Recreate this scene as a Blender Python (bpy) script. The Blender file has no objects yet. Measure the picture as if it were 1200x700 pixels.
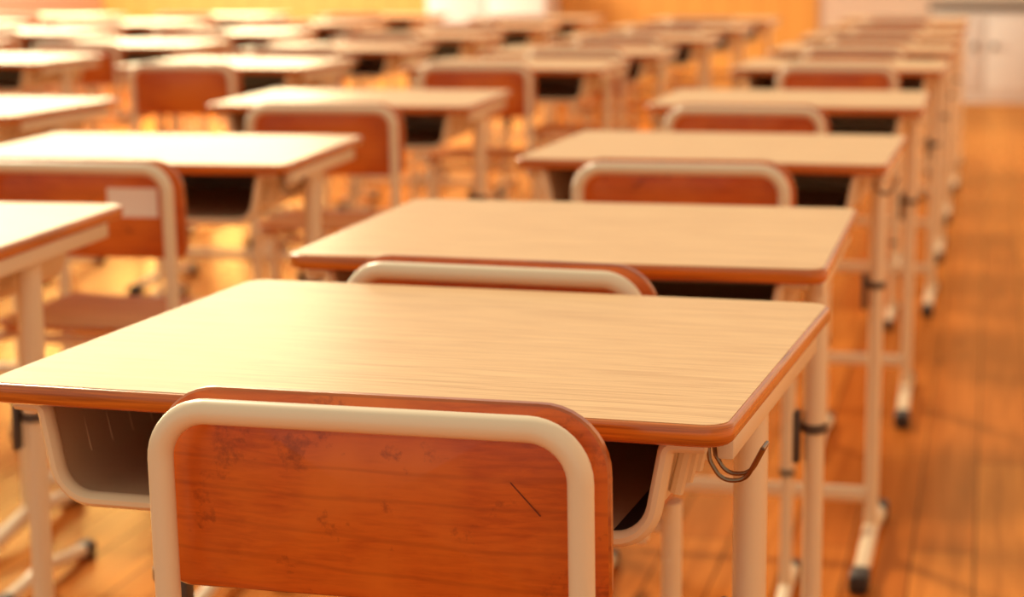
import bpy, bmesh, math, random
from mathutils import Vector, Matrix
random.seed(4)
S=bpy.context.scene; C=bpy.context.collection
try: S.view_settings.view_transform='Standard'
except Exception: pass
# ---------------------------------------------------------------- camera
TOP=.76
FPX=2395.; CAMZ=TOP+.360; YAW=math.radians(13.16); PIT=math.radians(9.64); ROL=math.radians(-.34)
F=Vector((-math.sin(YAW)*math.cos(PIT),math.cos(YAW)*math.cos(PIT),-math.sin(PIT)))
R0=Vector((math.cos(YAW),math.sin(YAW),0)); U0=R0.cross(F)
R=math.cos(ROL)*R0+math.sin(ROL)*U0; U=-math.sin(ROL)*R0+math.cos(ROL)*U0
cd=bpy.data.cameras.new('camera'); cam=bpy.data.objects.new('camera',cd); C.objects.link(cam); S.camera=cam
m=Matrix((R,U,-F)).transposed().to_4x4(); m.translation=Vector((0,0,CAMZ)); cam.matrix_world=m
cd.sensor_width=36; cd.lens=FPX/1200*36; cd.clip_start=.02
cd.dof.use_dof=True; cd.dof.focus_distance=1.62; cd.dof.aperture_fstop=5.2
# ---------------------------------------------------------------- materials
def lin(c):
    return tuple(((v/255)/12.92 if v/255<=.04045 else (((v/255)+.055)/1.055)**2.4) for v in c)+(1,)
def mat(name,col,rough=.5,metal=0,coat=0,spec=.5):
    M=bpy.data.materials.new(name); M.use_nodes=True; b=M.node_tree.nodes['Principled BSDF']
    b.inputs['Base Color'].default_value=lin(col); b.inputs['Roughness'].default_value=rough
    b.inputs['Metallic'].default_value=metal; b.inputs['Coat Weight'].default_value=coat; b.inputs['Coat Roughness'].default_value=.15
    b.inputs['Specular IOR Level'].default_value=spec
    return M,M.node_tree,b
def grain(name,c1,c2,scale,rough=.4,coat=0,nscale=1,bump=0,p0=.35,p1=.65,c3=None,c4=None,spec=.5):
    """streaky wood: noise stretched by 'scale' in object space"""
    M,nt,b=mat(name,c1,rough,0,coat,spec); N=nt.nodes; L=nt.links
    tc=N.new('ShaderNodeTexCoord'); mp=N.new('ShaderNodeMapping'); mp.inputs['Scale'].default_value=scale
    oi=N.new('ShaderNodeObjectInfo'); ad=N.new('ShaderNodeVectorMath'); ad.operation='ADD'
    L.new(tc.outputs['Object'],ad.inputs[0]); L.new(oi.outputs['Random'],ad.inputs[1]); L.new(ad.outputs[0],mp.inputs['Vector'])
    n=N.new('ShaderNodeTexNoise'); n.inputs['Scale'].default_value=nscale; n.inputs['Detail'].default_value=8; n.inputs['Roughness'].default_value=.62; n.inputs['Distortion'].default_value=.5
    L.new(mp.outputs[0],n.inputs['Vector'])
    r=N.new('ShaderNodeValToRGB'); r.color_ramp.elements[0].position=p0; r.color_ramp.elements[0].color=lin(c2)
    r.color_ramp.elements[1].position=p1; r.color_ramp.elements[1].color=lin(c1)
    L.new(n.outputs['Fac'],r.inputs['Fac'])
    last=r.outputs['Color']
    if c3:
        n2=N.new('ShaderNodeTexNoise'); n2.inputs['Scale'].default_value=9; n2.inputs['Detail'].default_value=4
        L.new(ad.outputs[0],n2.inputs['Vector'])
        mr=N.new('ShaderNodeMapRange'); mr.inputs[1].default_value=.42; mr.inputs[2].default_value=.66; L.new(n2.outputs['Fac'],mr.inputs[0])
        mx=N.new('ShaderNodeMixRGB'); L.new(mr.outputs[0],mx.inputs[0]); L.new(last,mx.inputs[1]); mx.inputs[2].default_value=lin(c3); last=mx.outputs[0]
    if c4:      # small worn scuffs and thin growth-ring lines
        n3=N.new('ShaderNodeTexNoise'); n3.inputs['Scale'].default_value=24; n3.inputs['Detail'].default_value=8; n3.inputs['Roughness'].default_value=.68; L.new(ad.outputs[0],n3.inputs['Vector'])
        m3=N.new('ShaderNodeMapRange'); m3.inputs[1].default_value=.59; m3.inputs[2].default_value=.68; m3.inputs[4].default_value=.65; L.new(n3.outputs['Fac'],m3.inputs[0])
        x3=N.new('ShaderNodeMixRGB'); L.new(m3.outputs[0],x3.inputs[0]); L.new(last,x3.inputs[1]); x3.inputs[2].default_value=lin(c4)
        w=N.new('ShaderNodeTexWave'); w.bands_direction='Z'; w.inputs['Scale'].default_value=11; w.inputs['Distortion'].default_value=7; w.inputs['Detail'].default_value=3; w.inputs['Detail Scale'].default_value=.9
        mw=N.new('ShaderNodeMapping'); mw.inputs['Scale'].default_value=(.2,1,1); L.new(ad.outputs[0],mw.inputs['Vector']); L.new(mw.outputs[0],w.inputs['Vector'])
        m4=N.new('ShaderNodeMapRange'); m4.inputs[1].default_value=.93; m4.inputs[2].default_value=1.0; m4.inputs[4].default_value=.22; L.new(w.outputs['Fac'],m4.inputs[0])
        x4=N.new('ShaderNodeMixRGB'); L.new(m4.outputs[0],x4.inputs[0]); L.new(x3.outputs[0],x4.inputs[1]); x4.inputs[2].default_value=lin(c4); last=x4.outputs[0]
    L.new(last,b.inputs['Base Color'])
    if bump:
        bp=N.new('ShaderNodeBump'); bp.inputs['Strength'].default_value=bump; bp.inputs['Distance'].default_value=.001
        L.new(n.outputs['Fac'],bp.inputs['Height']); L.new(bp.outputs[0],b.inputs['Normal'])
    return M
LAM=grain('desk_laminate',(236,192,136),(206,156,102),(6,190,1),.34,0,1.5,.03,.34,.58,spec=.4)
PLY=grain('plywood_edge',(216,118,32),(158,78,20),(6,6,300),.24,.5,1,0,.35,.6)
CHW=grain('cherry_plywood',(210,98,24),(182,76,16),(16,16,120),.34,.25,1.6,.04,.32,.60,(222,116,34),(128,50,14))
CHE=grain('chair_plywood_edge',(206,112,34),(160,74,18),(5,5,60),.3,.35,1,0)
SEATW=grain('seat_plywood',(218,132,58),(196,106,38),(5,38,5),.65,0,1.5,spec=.08)
CREAM,_,_=mat('cream_painted_steel',(238,218,184),.32,0,.15)
PLAST,_,_=mat('cream_plastic',(236,212,172),.42)
TRAYIN,_,_=mat('tray_inside_plastic',(196,170,132),.5)
TRAYSHADE,_,_=mat('tray_inside_shade',(44,36,32),.55)  # shade inside the cream tray, painted into the colour
RUB,_,_=mat('dark_rubber',(50,38,32),.6)
GREYP,_,_=mat('grey_plastic',(78,68,62),.45)
CHR,_,_=mat('chrome_wire',(138,112,88),.22,1)
PAPER,_,_=mat('paper',(252,240,226),.7)
SCR,_,_=mat('scratch_dark',(100,36,10),.7)
def floor_mat():
    M=bpy.data.materials.new('floor_boards'); M.use_nodes=True; nt=M.node_tree; N=nt.nodes; L=nt.links
    N.remove(N['Principled BSDF']); out=N['Material Output']
    tc=N.new('ShaderNodeTexCoord'); mp=N.new('ShaderNodeMapping'); mp.inputs['Rotation'].default_value=(0,0,math.pi/2)
    L.new(tc.outputs['Object'],mp.inputs['Vector'])
    br=N.new('ShaderNodeTexBrick'); br.inputs['Scale'].default_value=1; br.inputs['Brick Width'].default_value=1.9; br.inputs['Row Height'].default_value=.115
    br.inputs['Mortar Size'].default_value=.0028; br.inputs['Mortar Smooth'].default_value=.3; br.offset=.37
    br.inputs['Color1'].default_value=lin((220,136,62)); br.inputs['Color2'].default_value=lin((190,104,42)); br.inputs['Mortar'].default_value=lin((110,52,18))
    L.new(mp.outputs[0],br.inputs['Vector'])
    m2=N.new('ShaderNodeMapping'); m2.inputs['Scale'].default_value=(26,1.3,1); L.new(tc.outputs['Object'],m2.inputs['Vector'])
    n=N.new('ShaderNodeTexNoise'); n.inputs['Scale'].default_value=1.4; n.inputs['Detail'].default_value=6; n.inputs['Distortion'].default_value=.5; L.new(m2.outputs[0],n.inputs['Vector'])
    r=N.new('ShaderNodeValToRGB'); r.color_ramp.elements[0].position=.3; r.color_ramp.elements[0].color=(.66,.55,.44,1); r.color_ramp.elements[1].position=.65; r.color_ramp.elements[1].color=(1.06,1.03,.95,1)
    L.new(n.outputs['Fac'],r.inputs['Fac'])
    mx=N.new('ShaderNodeMixRGB'); mx.blend_type='MULTIPLY'; mx.inputs[0].default_value=.9; L.new(br.outputs['Color'],mx.inputs[1]); L.new(r.outputs['Color'],mx.inputs[2])
    m3=N.new('ShaderNodeMapping'); m3.inputs['Scale'].default_value=(6,2.2,1); L.new(tc.outputs['Object'],m3.inputs['Vector'])
    vo=N.new('ShaderNodeTexVoronoi'); vo.inputs['Scale'].default_value=1.0; L.new(m3.outputs[0],vo.inputs['Vector'])
    kr=N.new('ShaderNodeValToRGB'); kr.color_ramp.elements[0].position=.05; kr.color_ramp.elements[0].color=(.3,.16,.08,1); kr.color_ramp.elements[1].position=.13; kr.color_ramp.elements[1].color=(1,1,1,1)
    L.new(vo.outputs['Distance'],kr.inputs['Fac'])
    mk=N.new('ShaderNodeMixRGB'); mk.blend_type='MULTIPLY'; mk.inputs[0].default_value=.85; L.new(mx.outputs[0],mk.inputs[1]); L.new(kr.outputs[0],mk.inputs[2])
    bp=N.new('ShaderNodeBump'); bp.inputs['Strength'].default_value=.3; bp.inputs['Distance'].default_value=.002; bp.invert=True
    L.new(br.outputs['Fac'],bp.inputs['Height'])
    df=N.new('ShaderNodeBsdfDiffuse'); L.new(mk.outputs[0],df.inputs['Color']); L.new(bp.outputs[0],df.inputs['Normal'])
    gl=N.new('ShaderNodeBsdfGlossy'); gl.inputs['Color'].default_value=(1,.66,.28,1); gl.inputs['Roughness'].default_value=.22; L.new(bp.outputs[0],gl.inputs['Normal'])
    fr=N.new('ShaderNodeFresnel'); fr.inputs['IOR'].default_value=1.4
    ms=N.new('ShaderNodeMixShader'); L.new(fr.outputs[0],ms.inputs[0]); L.new(df.outputs[0],ms.inputs[1]); L.new(gl.outputs[0],ms.inputs[2])
    L.new(ms.outputs[0],out.inputs['Surface'])
    return M
def panel_mat():
    M,nt,b=mat('yellow_wall_boards',(236,168,76),.5,0,0); N=nt.nodes; L=nt.links
    tc=N.new('ShaderNodeTexCoord'); w=N.new('ShaderNodeTexWave'); w.wave_type='BANDS'; w.bands_direction='X'; w.wave_profile='SAW'; w.inputs['Scale'].default_value=1.6
    L.new(tc.outputs['Object'],w.inputs['Vector'])
    r=N.new('ShaderNodeValToRGB'); r.color_ramp.elements[0].position=.0; r.color_ramp.elements[0].color=lin((196,124,46)); r.color_ramp.elements[1].position=.1; r.color_ramp.elements[1].color=lin((232,166,80))
    L.new(w.outputs['Fac'],r.inputs['Fac']); L.new(r.outputs[0],b.inputs['Base Color'])
    return M
FLOORM=floor_mat(); PANELM=panel_mat()
WALLM,_,_=mat('cream_wall_paint',(224,198,178),.8)
FRAMEM,_,_=mat('window_frame_paint',(225,215,200),.5)
CABM,_,_=mat('cabinet_grey_paint',(232,226,222),.5)
CABD,_,_=mat('cabinet_dark_top',(84,76,74),.35)
BRD,_,_=mat('brown_baseboard',(140,72,34),.5)
# ---------------------------------------------------------------- geometry helpers
def obj(name,bm,mats,parent=None,smooth=True):
    me=bpy.data.meshes.new(name); bmesh.ops.recalc_face_normals(bm,faces=bm.faces[:]); bm.to_mesh(me); bm.free()
    if not isinstance(mats,(list,tuple)): mats=[mats]
    for x in mats: me.materials.append(x)
    if smooth:
        for p in me.polygons: p.use_smooth=True
        me.set_sharp_from_angle(angle=math.radians(38))
    o=bpy.data.objects.new(name,me); C.objects.link(o)
    if parent: o.parent=parent
    return o
def box(bm,c,s,bev=0,mi=0):
    r=bmesh.ops.create_cube(bm,size=1); vs=r['verts']
    for v in vs: v.co=Vector((v.co.x*s[0]+c[0],v.co.y*s[1]+c[1],v.co.z*s[2]+c[2]))
    fs=set(f for v in vs for f in v.link_faces)
    for f in fs: f.material_index=mi
    if bev:
        es=set(e for v in vs for e in v.link_edges)
        bmesh.ops.bevel(bm,geom=list(es),offset=bev,segments=2,affect='EDGES',profile=.5)
def fillet(pts,r,seg=8):
    pts=[Vector(p) for p in pts]; out=[pts[0]]
    for i in range(1,len(pts)-1):
        p=pts[i]; a=(pts[i-1]-p); b=(pts[i+1]-p); la,lb=a.length,b.length; a.normalize(); b.normalize()
        ang=a.angle(b)
        if ang>3.1: out.append(p); continue
        rr=r[i-1] if isinstance(r,(list,tuple)) else r
        d=min(rr/math.tan(ang/2),la*.49,lb*.49); rr=d*math.tan(ang/2)
        cen=p+(a+b).normalized()*(rr/math.sin(ang/2))
        s=p+a*d-cen; e=p+b*d-cen; tot=s.angle(e); ax=s.cross(e).normalized()
        for k in range(seg+1): out.append(cen+Matrix.Rotation(tot*k/seg,3,ax)@s)
    out.append(pts[-1]); return out
def tube(bm,pts,ra,rb=None,n=14,ref=None,cap=True,mi=0):
    """sweep an ellipse; ref = direction of the rb axis"""
    rb=rb or ra; pts=[Vector(p) for p in pts]; rings=[]; prev=None
    for i,p in enumerate(pts):
        t=(pts[min(i+1,len(pts)-1)]-pts[max(i-1,0)]).normalized()
        if ref is not None: B=(Vector(ref)-t*Vector(ref).dot(t)).normalized(); N=B.cross(t)
        else:
            if prev is None: q=Vector((0,1,0)) if abs(t.y)<.9 else Vector((1,0,0))
            else: q=prev
            B=(q-t*q.dot(t)).normalized(); prev=B; N=B.cross(t)
        rings.append([bm.verts.new(p+N*ra*math.cos(2*math.pi*k/n)+B*rb*math.sin(2*math.pi*k/n)) for k in range(n)])
    for a,b in zip(rings,rings[1:]):
        for k in range(n):
            f=bm.faces.new((a[k],a[(k+1)%n],b[(k+1)%n],b[k])); f.material_index=mi
    if cap:
        for rg in (rings[0],rings[-1]):
            f=bm.faces.new(rg); f.material_index=mi
def outline(w,h,r,inset=0,seg=8,r2=None):
    w=w/2-inset; h=h/2-inset; ra=max(r-inset,.001); rb=ra if r2 is None else max(r2-inset,.001); out=[]
    for sx,sy,a0 in ((1,1,0),(-1,1,90),(-1,-1,180),(1,-1,270)):
        q=ra if sy>0 else rb
        for k in range(seg+1):
            a=math.radians(a0+90*k/seg); out.append((sx*(w-q)+q*math.cos(a),sy*(h-q)+q*math.sin(a)))
    return out
def plate(bm,w,h,r,th,fn,rings=8,seg=10,r2=None):
    """curved plate: fn(u,v,t)->xyz, t = 0 front face, 1 back face; edge rounded"""
    def ring(s,t,ins=0): return [bm.verts.new(fn(u*s,v*s,t)) for u,v in outline(w,h,r,ins,seg,r2)]
    loops=[]
    for k in range(1,rings): loops.append(ring(k/rings,0,.0015))
    loops+= [ring(1,0,.0018),ring(1,.18),ring(1,.82),ring(1,1,.0018)]
    for k in range(rings-1,0,-1): loops.append(ring(k/rings,1,.0015))
    n=len(loops[0])
    for i,(a,b) in enumerate(zip(loops,loops[1:])):
        for k in range(n):
            f=bm.faces.new((a[k],a[(k+1)%n],b[(k+1)%n],b[k])); f.material_index=1 if rings-1<=i<=rings+1 else 0
    for lp,t in ((loops[0],0),(loops[-1],1)):
        c=bm.verts.new(fn(0,0,t))
        for k in range(n): bm.faces.new((lp[k],lp[(k+1)%n],c))
def thing(name,label,cat,loc=(0,0,0),rz=0,group=None):
    o=bpy.data.objects.new(name,None); C.objects.link(o); o.location=loc; o.rotation_euler=(0,0,rz); o.empty_display_size=.1
    o['label']=label; o['category']=cat
    if group: o['group']=group
    return o
def struct(name,bm,m,smooth=False):
    o=obj(name,bm,m,None,smooth); o['kind']='structure'; return o
# ---------------------------------------------------------------- desk
DW,DD=.65,.58
def make_desk():
    t=thing('school_desk','x','desk')
    bm=bmesh.new()
    lo=[[bm.verts.new((x,y,z)) for x,y in outline(DW,DD,.024,.0045)] for z in (TOP-.0165,TOP+.0002)]
    n=len(lo[0])
    for k in range(n): bm.faces.new((lo[0][k],lo[0][(k+1)%n],lo[1][(k+1)%n],lo[1][k]))
    bm.faces.new(lo[0]).material_index=1; bm.faces.new(lo[1])
    obj('tabletop',bm,[LAM,PLY],t,False)
    bm=bmesh.new(); prof=[(.0055,-.0003),(.002,-.0006),(.0006,-.0018),(0,-.004),(0,-.0125),(.0012,-.0155),(.004,-.0178),(.0075,-.018),(.0075,-.001)]
    lps=[[bm.verts.new((x,y,TOP+dz)) for x,y in outline(DW,DD,.024,ins)] for ins,dz in prof]
    lps.append(lps[0])
    for a,b in zip(lps,lps[1:]):
        for k in range(n): bm.faces.new((a[k],a[(k+1)%n],b[(k+1)%n],b[k]))
    obj('edge_band',bm,PLY,t)
    # book tray
    y0,y1=-.262,.20
    raw=[(-.302,-.0195),(-.276,-.0205),(-.260,-.101),(.256,-.101),(.271,-.0205),(.302,-.0195)]
    sec=[(p.x,p.z) for p in fillet([(x,0,z) for x,z in raw],[.008,.034,.034,.008],7)]
    bm=bmesh.new()
    def inn(x,z): return (x*(1-.003/.27),z+(.0025 if z<-.05 else 0))
    A=[[bm.verts.new((x,y,TOP+z)) for x,z in sec] for y in (y0,y1)]
    B=[[bm.verts.new((inn(x,z)[0],y,TOP+inn(x,z)[1])) for x,z in sec] for y in (y0,y1)]
    for k in range(len(sec)-1):
        bm.faces.new((A[0][k],A[0][k+1],A[1][k+1],A[1][k]))
        f=bm.faces.new((B[0][k],B[0][k+1],B[1][k+1],B[1][k])); f.material_index=1 if sec[k][0]<-.2 else 2  # left wall gets the lit tone, other inner faces painted as shade
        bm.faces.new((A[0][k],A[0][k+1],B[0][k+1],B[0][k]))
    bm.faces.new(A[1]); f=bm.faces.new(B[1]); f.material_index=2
    tr=obj('book_tray',bm,[PLAST,TRAYIN,TRAYSHADE],t)
    bm=bmesh.new(); tube(bm,[(x,y0-.001,TOP+z-.002) for x,z in sec],.0068,.009,10,ref=(0,1,0))
    obj('tray_rim',bm,PLAST,tr)
    for s in (-1,1):
        for y in (-.21,-.17,-.13,-.09):
            bm=bmesh.new(); tube(bm,[(s*.292,y,TOP-.023),(s*.275,y,TOP-.040),(s*.267,y,TOP-.076)],.006,.005,8); obj('tray_rib',bm,PLAST,tr)
    cx=.292; cy=0.; zc=TOP-.25
    for s in (-1,1):
        bm=bmesh.new(); box(bm,(s*.311,0,TOP-.030),(.014,.46,.022),.003); obj('top_rail',bm,CREAM,t)
        bm=bmesh.new(); tube(bm,[(s*cx,cy,zc),(s*cx,cy,TOP-.036)],.0152,.024,18,ref=(0,1,0)); col=obj('leg',bm,CREAM,t)
        bm=bmesh.new(); tube(bm,[(s*cx,cy,.03),(s*cx,cy,zc+.01)],.0130,.020,18,ref=(0,1,0)); obj('lower_leg',bm,CREAM,col)
        bm=bmesh.new(); tube(bm,[(s*cx,cy,zc-.006),(s*cx,cy,zc+.006)],.0168,.0258,18,ref=(0,1,0)); obj('leg_clamp',bm,GREYP,col)
        bm=bmesh.new(); box(bm,(s*(cx-.0215),cy-.012,zc-.012),(.010,.020,.07),.004); obj('adjuster_cap',bm,GREYP,col)
        bm=bmesh.new(); tube(bm,fillet([(s*cx,-.26,.017),(s*cx,-.15,.026),(s*cx,cy,.044),(s*cx,.14,.026),(s*cx,.23,.017)],.15,4),.0150,.015,14,ref=(0,0,1))
        ft=obj('foot',bm,CREAM,t)
        for ya,yb in ((-.285,-.215),(.19,.25)):
            bm=bmesh.new(); box(bm,(s*cx,(ya+yb)/2,.018),(.036,yb-ya,.036),.009); obj('rubber_cap',bm,RUB,ft)
    bm=bmesh.new(); yy0,yy1=-.238,-.216; o=-.014
    for yy in (yy0,yy1):
        tube(bm,fillet([((.312+o),yy,TOP-.020),((.314+o),yy,TOP-.040),((.324+o),yy,TOP-.056),((.343+o),yy,TOP-.054),((.356+o),yy,TOP-.028)],.014,5),.0019,n=8)
    tube(bm,[((.356+o),yy0,TOP-.028),((.356+o),yy1,TOP-.028)],.0019,n=8)
    tube(bm,[((.312+o),yy0-.004,TOP-.023),((.312+o),yy1+.004,TOP-.023)],.0045,n=8)
    obj('bag_hook',bm,CHR,t)
    bm=bmesh.new(); tube(bm,[(-cx,cy,.108),(cx,cy,.108)],.015,.010,14,ref=(0,1,0)); obj('crossbar',bm,CREAM,t)
    return t
# ---------------------------------------------------------------- chair (sitter faces +y)
CW=.354; ZT=TOP+.024; RT=.0101; HX=CW/2-RT; ZS=.502
def ln(z): return -.185-(z-ZS)*.05
PH=.166; PC=ZT+.0035-PH/2
def panel_pt(u,v,tt):
    return (u,ln(PC+v)+RT+.002+tt*.011+.013*(u/.175)**2+.004*(v/.07)**2,PC+v)
def make_chair():
    t=thing('school_chair','x','chair'); r=RT; hx=HX
    bm=bmesh.new()
    tube(bm,fillet([(-hx,ln(ZS-.02),ZS-.02),(-hx,ln(ZT-r),ZT-r),(hx,ln(ZT-r),ZT-r),(hx,ln(ZS-.02),ZS-.02)],.040,10),r,n=18)
    obj('back_frame',bm,CREAM,t)
    bm=bmesh.new(); plate(bm,.366,PH,.054,.011,panel_pt,r2=.022); obj('backrest',bm,[CHW,CHE],t)
    def fs(u,v,tt):
        return (u,v+.02,ZS-tt*.011+.006*(u/.18)**2-(.012*max(0,(v-.08)/.1)**2))
    bm=bmesh.new(); plate(bm,.350,.39,.05,.011,fs); obj('seat',bm,[SEATW,CHE],t)
    cx=hx
    for s in (-1,1):
        bm=bmesh.new(); tube(bm,fillet([(s*hx,ln(ZS),ZS-.018),(s*hx,ln(ZS)+.006,ZS-.022),(s*(hx-.02),-.12,ZS-.022),(s*(hx-.02),.16,ZS-.025)],.01,3),.0095,n=12); obj('seat_rail',bm,CREAM,t)
        bm=bmesh.new(); tube(bm,[(s*cx,-.03,.24),(s*cx,-.03,ZS-.02)],.0120,.018,16,ref=(0,1,0)); col=obj('leg',bm,CREAM,t)
        bm=bmesh.new(); tube(bm,[(s*cx,-.03,.03),(s*cx,-.03,.25)],.0102,.015,16,ref=(0,1,0)); obj('lower_leg',bm,CREAM,col)
        bm=bmesh.new(); tube(bm,[(s*cx,-.03,.236),(s*cx,-.03,.246)],.0136,.0198,16,ref=(0,1,0)); obj('leg_clamp',bm,GREYP,col)
        bm=bmesh.new(); tube(bm,fillet([(s*cx,-.19,.014),(s*cx,-.10,.022),(s*cx,-.03,.034),(s*cx,.06,.022),(s*cx,.15,.014)],.12,4),.0125,.012,14,ref=(0,0,1)); ft=obj('foot',bm,CREAM,t)
        for ya,yb in ((-.21,-.165),(.13,.17)):
            bm=bmesh.new(); box(bm,(s*cx,(ya+yb)/2,.014),(.028,yb-ya,.028),.007); obj('rubber_cap',bm,RUB,ft)
    bm=bmesh.new(); tube(bm,[(-cx,-.03,ZS-.05),(cx,-.03,ZS-.05)],.010,.008,12,ref=(0,1,0)); obj('crossbar',bm,CREAM,t)
    return t
def dup(root,loc,rz,label,hook):
    r=root.copy(); C.objects.link(r); r.location=loc; r.rotation_euler=(0,0,rz); r['label']=label
    for ch in list(root.children):
        if ch.name.startswith('bag_hook') and not hook: continue
        c=ch.copy(); C.objects.link(c); c.parent=r
        for g in ch.children:
            d=g.copy(); C.objects.link(d); d.parent=c
    return r
desk0=make_desk(); chair0=make_chair()
desk0['group']='school desks in rows'; chair0['group']='school chairs in rows'
used=set()
ORD=['','second ','third ','fourth ','fifth ','sixth ','seventh ','eighth ','ninth ','tenth ']
ROWN=['rightmost row','second row from the right','third row from the right','fourth row from the right','fifth row from the right','leftmost row']
def put(kind,x,y,rz,col,k,extra=''):
    src=desk0 if kind=='desk' else chair0
    what='wood-topped school desk' if kind=='desk' else 'plywood school chair'
    lab='%s, %snearest in the %s'%(what,ORD[k],ROWN[col])
    if extra: lab=extra
    if kind not in used:
        used.add(kind); src.location=(x,y,0); src.rotation_euler=(0,0,rz); src['label']=lab; return src
    return dup(src,(x,y,0),rz,lab,(col,k) in ((0,2),(1,1)))
def desk(x,yf,rz,col,k,extra=''):       # x, yf: middle of the front edge
    return put('desk',x-math.sin(rz)*DD/2,yf+math.cos(rz)*DD/2,rz,col,k,extra)
def chair(x,yt,rz,col,k,extra=''):      # x, yt: middle of the top of the back
    return put('chair',x-math.sin(rz)*.20,yt+math.cos(rz)*.20,rz,col,k,extra)
A=[(-.51,1.54,-.06),(-.50,2.32,0),(-.49,3.50,-.02),(-.47,4.79,.01),(-.46,6.32,-.01),(-.455,7.45,0),(-.45,8.55,.01),(-.44,9.65,0),(-.445,10.75,0)]
for i,a in enumerate(A): desk(*a,0,i,'wood-topped school desk in sharp focus behind the nearest chair' if i==0 else '')
AC=[(-.45,1.43,-.03),(-.53,2.165,-.08),(-.48,3.24,.02),(-.52,4.46,-.01),(-.44,6.09,0)]+[(x-.01,y-.27,a+.02) for x,y,a in A[5:]]
ACH=[chair(*a,0,i,'nearest plywood school chair with cream tube frame and scratched backrest' if i==0 else '') for i,a in enumerate(AC)]
ACH[1].scale=(1,1,.992)
B=[(-1.51,2.16,.06),(-1.50,3.30,.06),(-1.52,4.66,.05),(-1.50,6.25,0),(-1.47,7.17,.01),(-1.46,8.35,0),(-1.45,9.5,.01),(-1.44,10.6,0)]
for i,a in enumerate(B): desk(*a,1,i)
BC=[(-1.465,3.09,.0),(-1.46,4.37,.05),(-1.52,6.02,.04),(-1.40,6.94,0)]+[(x+.01,y-.30,a-.02) for x,y,a in B[5:]]
BCH=[chair(*a,1,i,'plywood school chair with a white paper label on its backrest' if i==0 else '') for i,a in enumerate(BC)]
for ci,xb,rows in ((2,-2.45,[4.25,6.2,7.35,8.5,9.65,10.8]),(3,-3.45,[5.3,6.4,7.6,8.8,10.0,11.2]),(4,-4.45,[7.6,8.8,10.0,11.2]),(5,-5.4,[9.8,11.0])):
    for i,y in enumerate(rows):
        a=random.uniform(-.03,.03); x=xb+random.uniform(-.03,.03)
        desk(x,y,a,ci,i); chair(x+random.uniform(-.02,.02),y-(.25 if (ci,i)==(2,1) else .29),a+random.uniform(-.02,.02),ci,i)
def patch(bm,u0,v0,w,h,rot,off):
    q=[]
    for a,b in ((-1,-1),(1,-1),(1,1),(-1,1)):
        du,dv=a*w/2,b*h/2; u=u0+du*math.cos(rot)-dv*math.sin(rot); v=v0+du*math.sin(rot)+dv*math.cos(rot)
        p=panel_pt(u,v,0); q.append((p[0],p[1]-off,p[2]))
    f=[bm.verts.new(p) for p in q]; g=[bm.verts.new((p[0],p[1]+off*.8,p[2])) for p in q]
    bm.faces.new(f); bm.faces.new(g)
    for k in range(4): bm.faces.new((f[k],f[(k+1)%4],g[(k+1)%4],g[k]))
bm=bmesh.new(); patch(bm,.120,.010,.034,.0008,-.85,.0004); obj('scratch',bm,SCR,ACH[0],False)
bm=bmesh.new(); patch(bm,.098,.012,.085,.048,0,.0022); obj('paper_label',bm,PAPER,BCH[0],False)
# ---------------------------------------------------------------- room
YB=15.95; XL=-7.2; XR=1.9
bm=bmesh.new(); box(bm,((XL+XR)/2,YB/2-1,-.02),(XR-XL+.4,YB+2.4,.04)); struct('floor',bm,FLOORM)
bm=bmesh.new(); box(bm,((XL+XR)/2,YB+.06,1.4),(XR-XL+.4,.1,2.8)); struct('wall_back',bm,WALLM)
xe=-1.31
bm=bmesh.new(); box(bm,((XL+xe)/2,YB,.55),(xe-XL,.03,1.1)); struct('trim_1',bm,PANELM)
bm=bmesh.new(); box(bm,((xe+XR)/2,YB,.05),(XR-xe,.02,.1)); struct('baseboard_back',bm,BRD)
bm=bmesh.new(); box(bm,(XL-.06,YB/2-1,.4),(.12,YB+2,.8)); struct('wall_left',bm,WALLM)
nwin=5; span=(YB+2)/nwin
for i in range(nwin):
    y0=-2+i*span; bm=bmesh.new()
    for yy in (y0+.03,y0+span/2,y0+span-.03): box(bm,(XL-.06,yy,1.6),(.07,.06,1.6),.004)
    for zz in (.83,1.6,2.37): box(bm,(XL-.06,y0+span/2,zz),(.07,span,.06),.004)
    struct('window_%d'%(i+1),bm,FRAMEM)
bm=bmesh.new(); box(bm,(XR+.06,YB/2-1,1.4),(.12,YB+2,2.8)); struct('wall_right',bm,WALLM)
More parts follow.
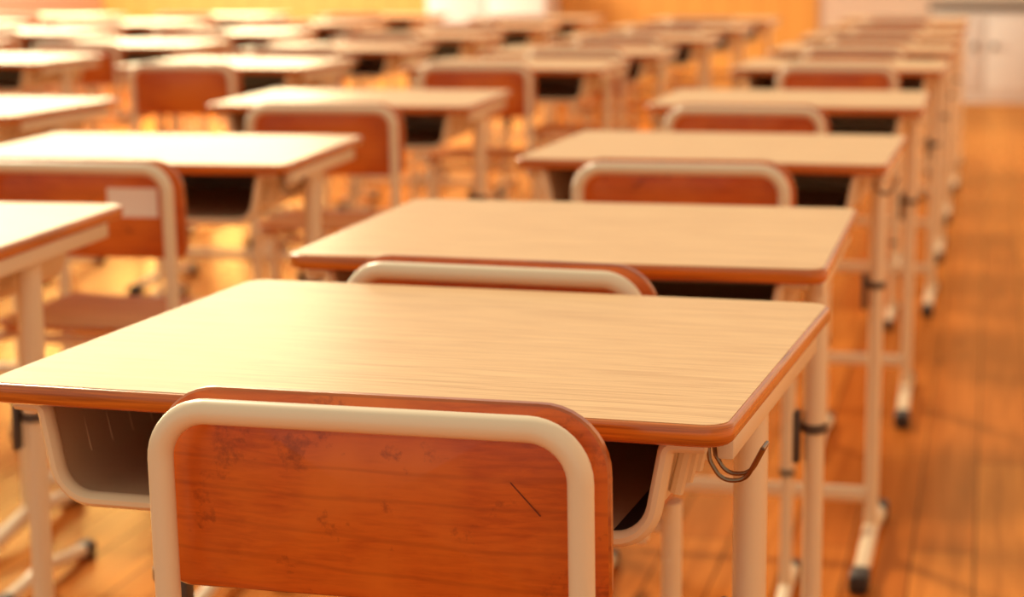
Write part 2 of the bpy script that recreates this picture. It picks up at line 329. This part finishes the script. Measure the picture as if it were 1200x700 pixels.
def cabinet(name,label,x0,x1,y0,y1,h,body,top,doors):
    t=thing(name,label,'cabinet',((x0+x1)/2,(y0+y1)/2,0)); w=x1-x0; d=y1-y0
    bm=bmesh.new(); box(bm,(0,0,h/2),(w,d,h),.004); obj('body',bm,body,t)
    bm=bmesh.new(); box(bm,(0,-.01,h+.02),(w+.04,d+.02,.04),.006); obj('worktop',bm,top,t)
    for i in range(doors):
        dw=w/doors; xc=-w/2+dw*(i+.5)
        bm=bmesh.new(); box(bm,(xc,-d/2-.009,h/2+.02),(dw-.02,.018,h-.12),.004); dr=obj('door',bm,body,t)
        bm=bmesh.new(); kx=xc+(dw/2-.07)*(1 if i%2==0 else -1)
        bmesh.ops.create_uvsphere(bm,u_segments=12,v_segments=8,radius=.022,matrix=Matrix.Translation((kx,-d/2-.034,h*.62))); obj('knob',bm,GREYP,dr)
    return t
cabinet('storage_cabinet','pale grey low cabinet with dark worktop at far end of the aisle',-.44,.34,YB-.5,YB-.02,.67,CABM,CABD,2)
cabinet('storage_cabinet','white low cabinet against the yellow boarded back wall',-4.28,-3.33,YB-.5,YB-.02,.84,CABM,CABM,2)
# ---------------------------------------------------------------- light
W=bpy.data.worlds.new('world'); S.world=W; W.use_nodes=True; bg=W.node_tree.nodes['Background']
bg.inputs[0].default_value=(1,.90,.73,1); bg.inputs[1].default_value=.64
def light(kind,name,loc,aim,energy,col,**kw):
    l=bpy.data.lights.new(name,kind); l.energy=energy; l.color=col
    for k,v in kw.items(): setattr(l,k,v)
    o=bpy.data.objects.new(name,l); C.objects.link(o); o.location=loc
    o.rotation_euler=(Vector(aim)-Vector(loc)).to_track_quat('-Z','Y').to_euler(); return o
light('SUN','sun',(-6,9,6),(-1,3,0),3.0,(1,.84,.56),angle=math.radians(9))
light('AREA','window_light',(-7.0,11.5,1.8),(-3,8,0),440,(1,.83,.48),shape='RECTANGLE',size=7,size_y=1.7)
light('AREA','window_light',(-6.9,12.8,2.0),(-2,15.9,.5),270,(1,.88,.66),shape='RECTANGLE',size=2.5,size_y=1.4)  # extra lamp added by the windows to brighten the back wall
bpy.context.view_layer.update()
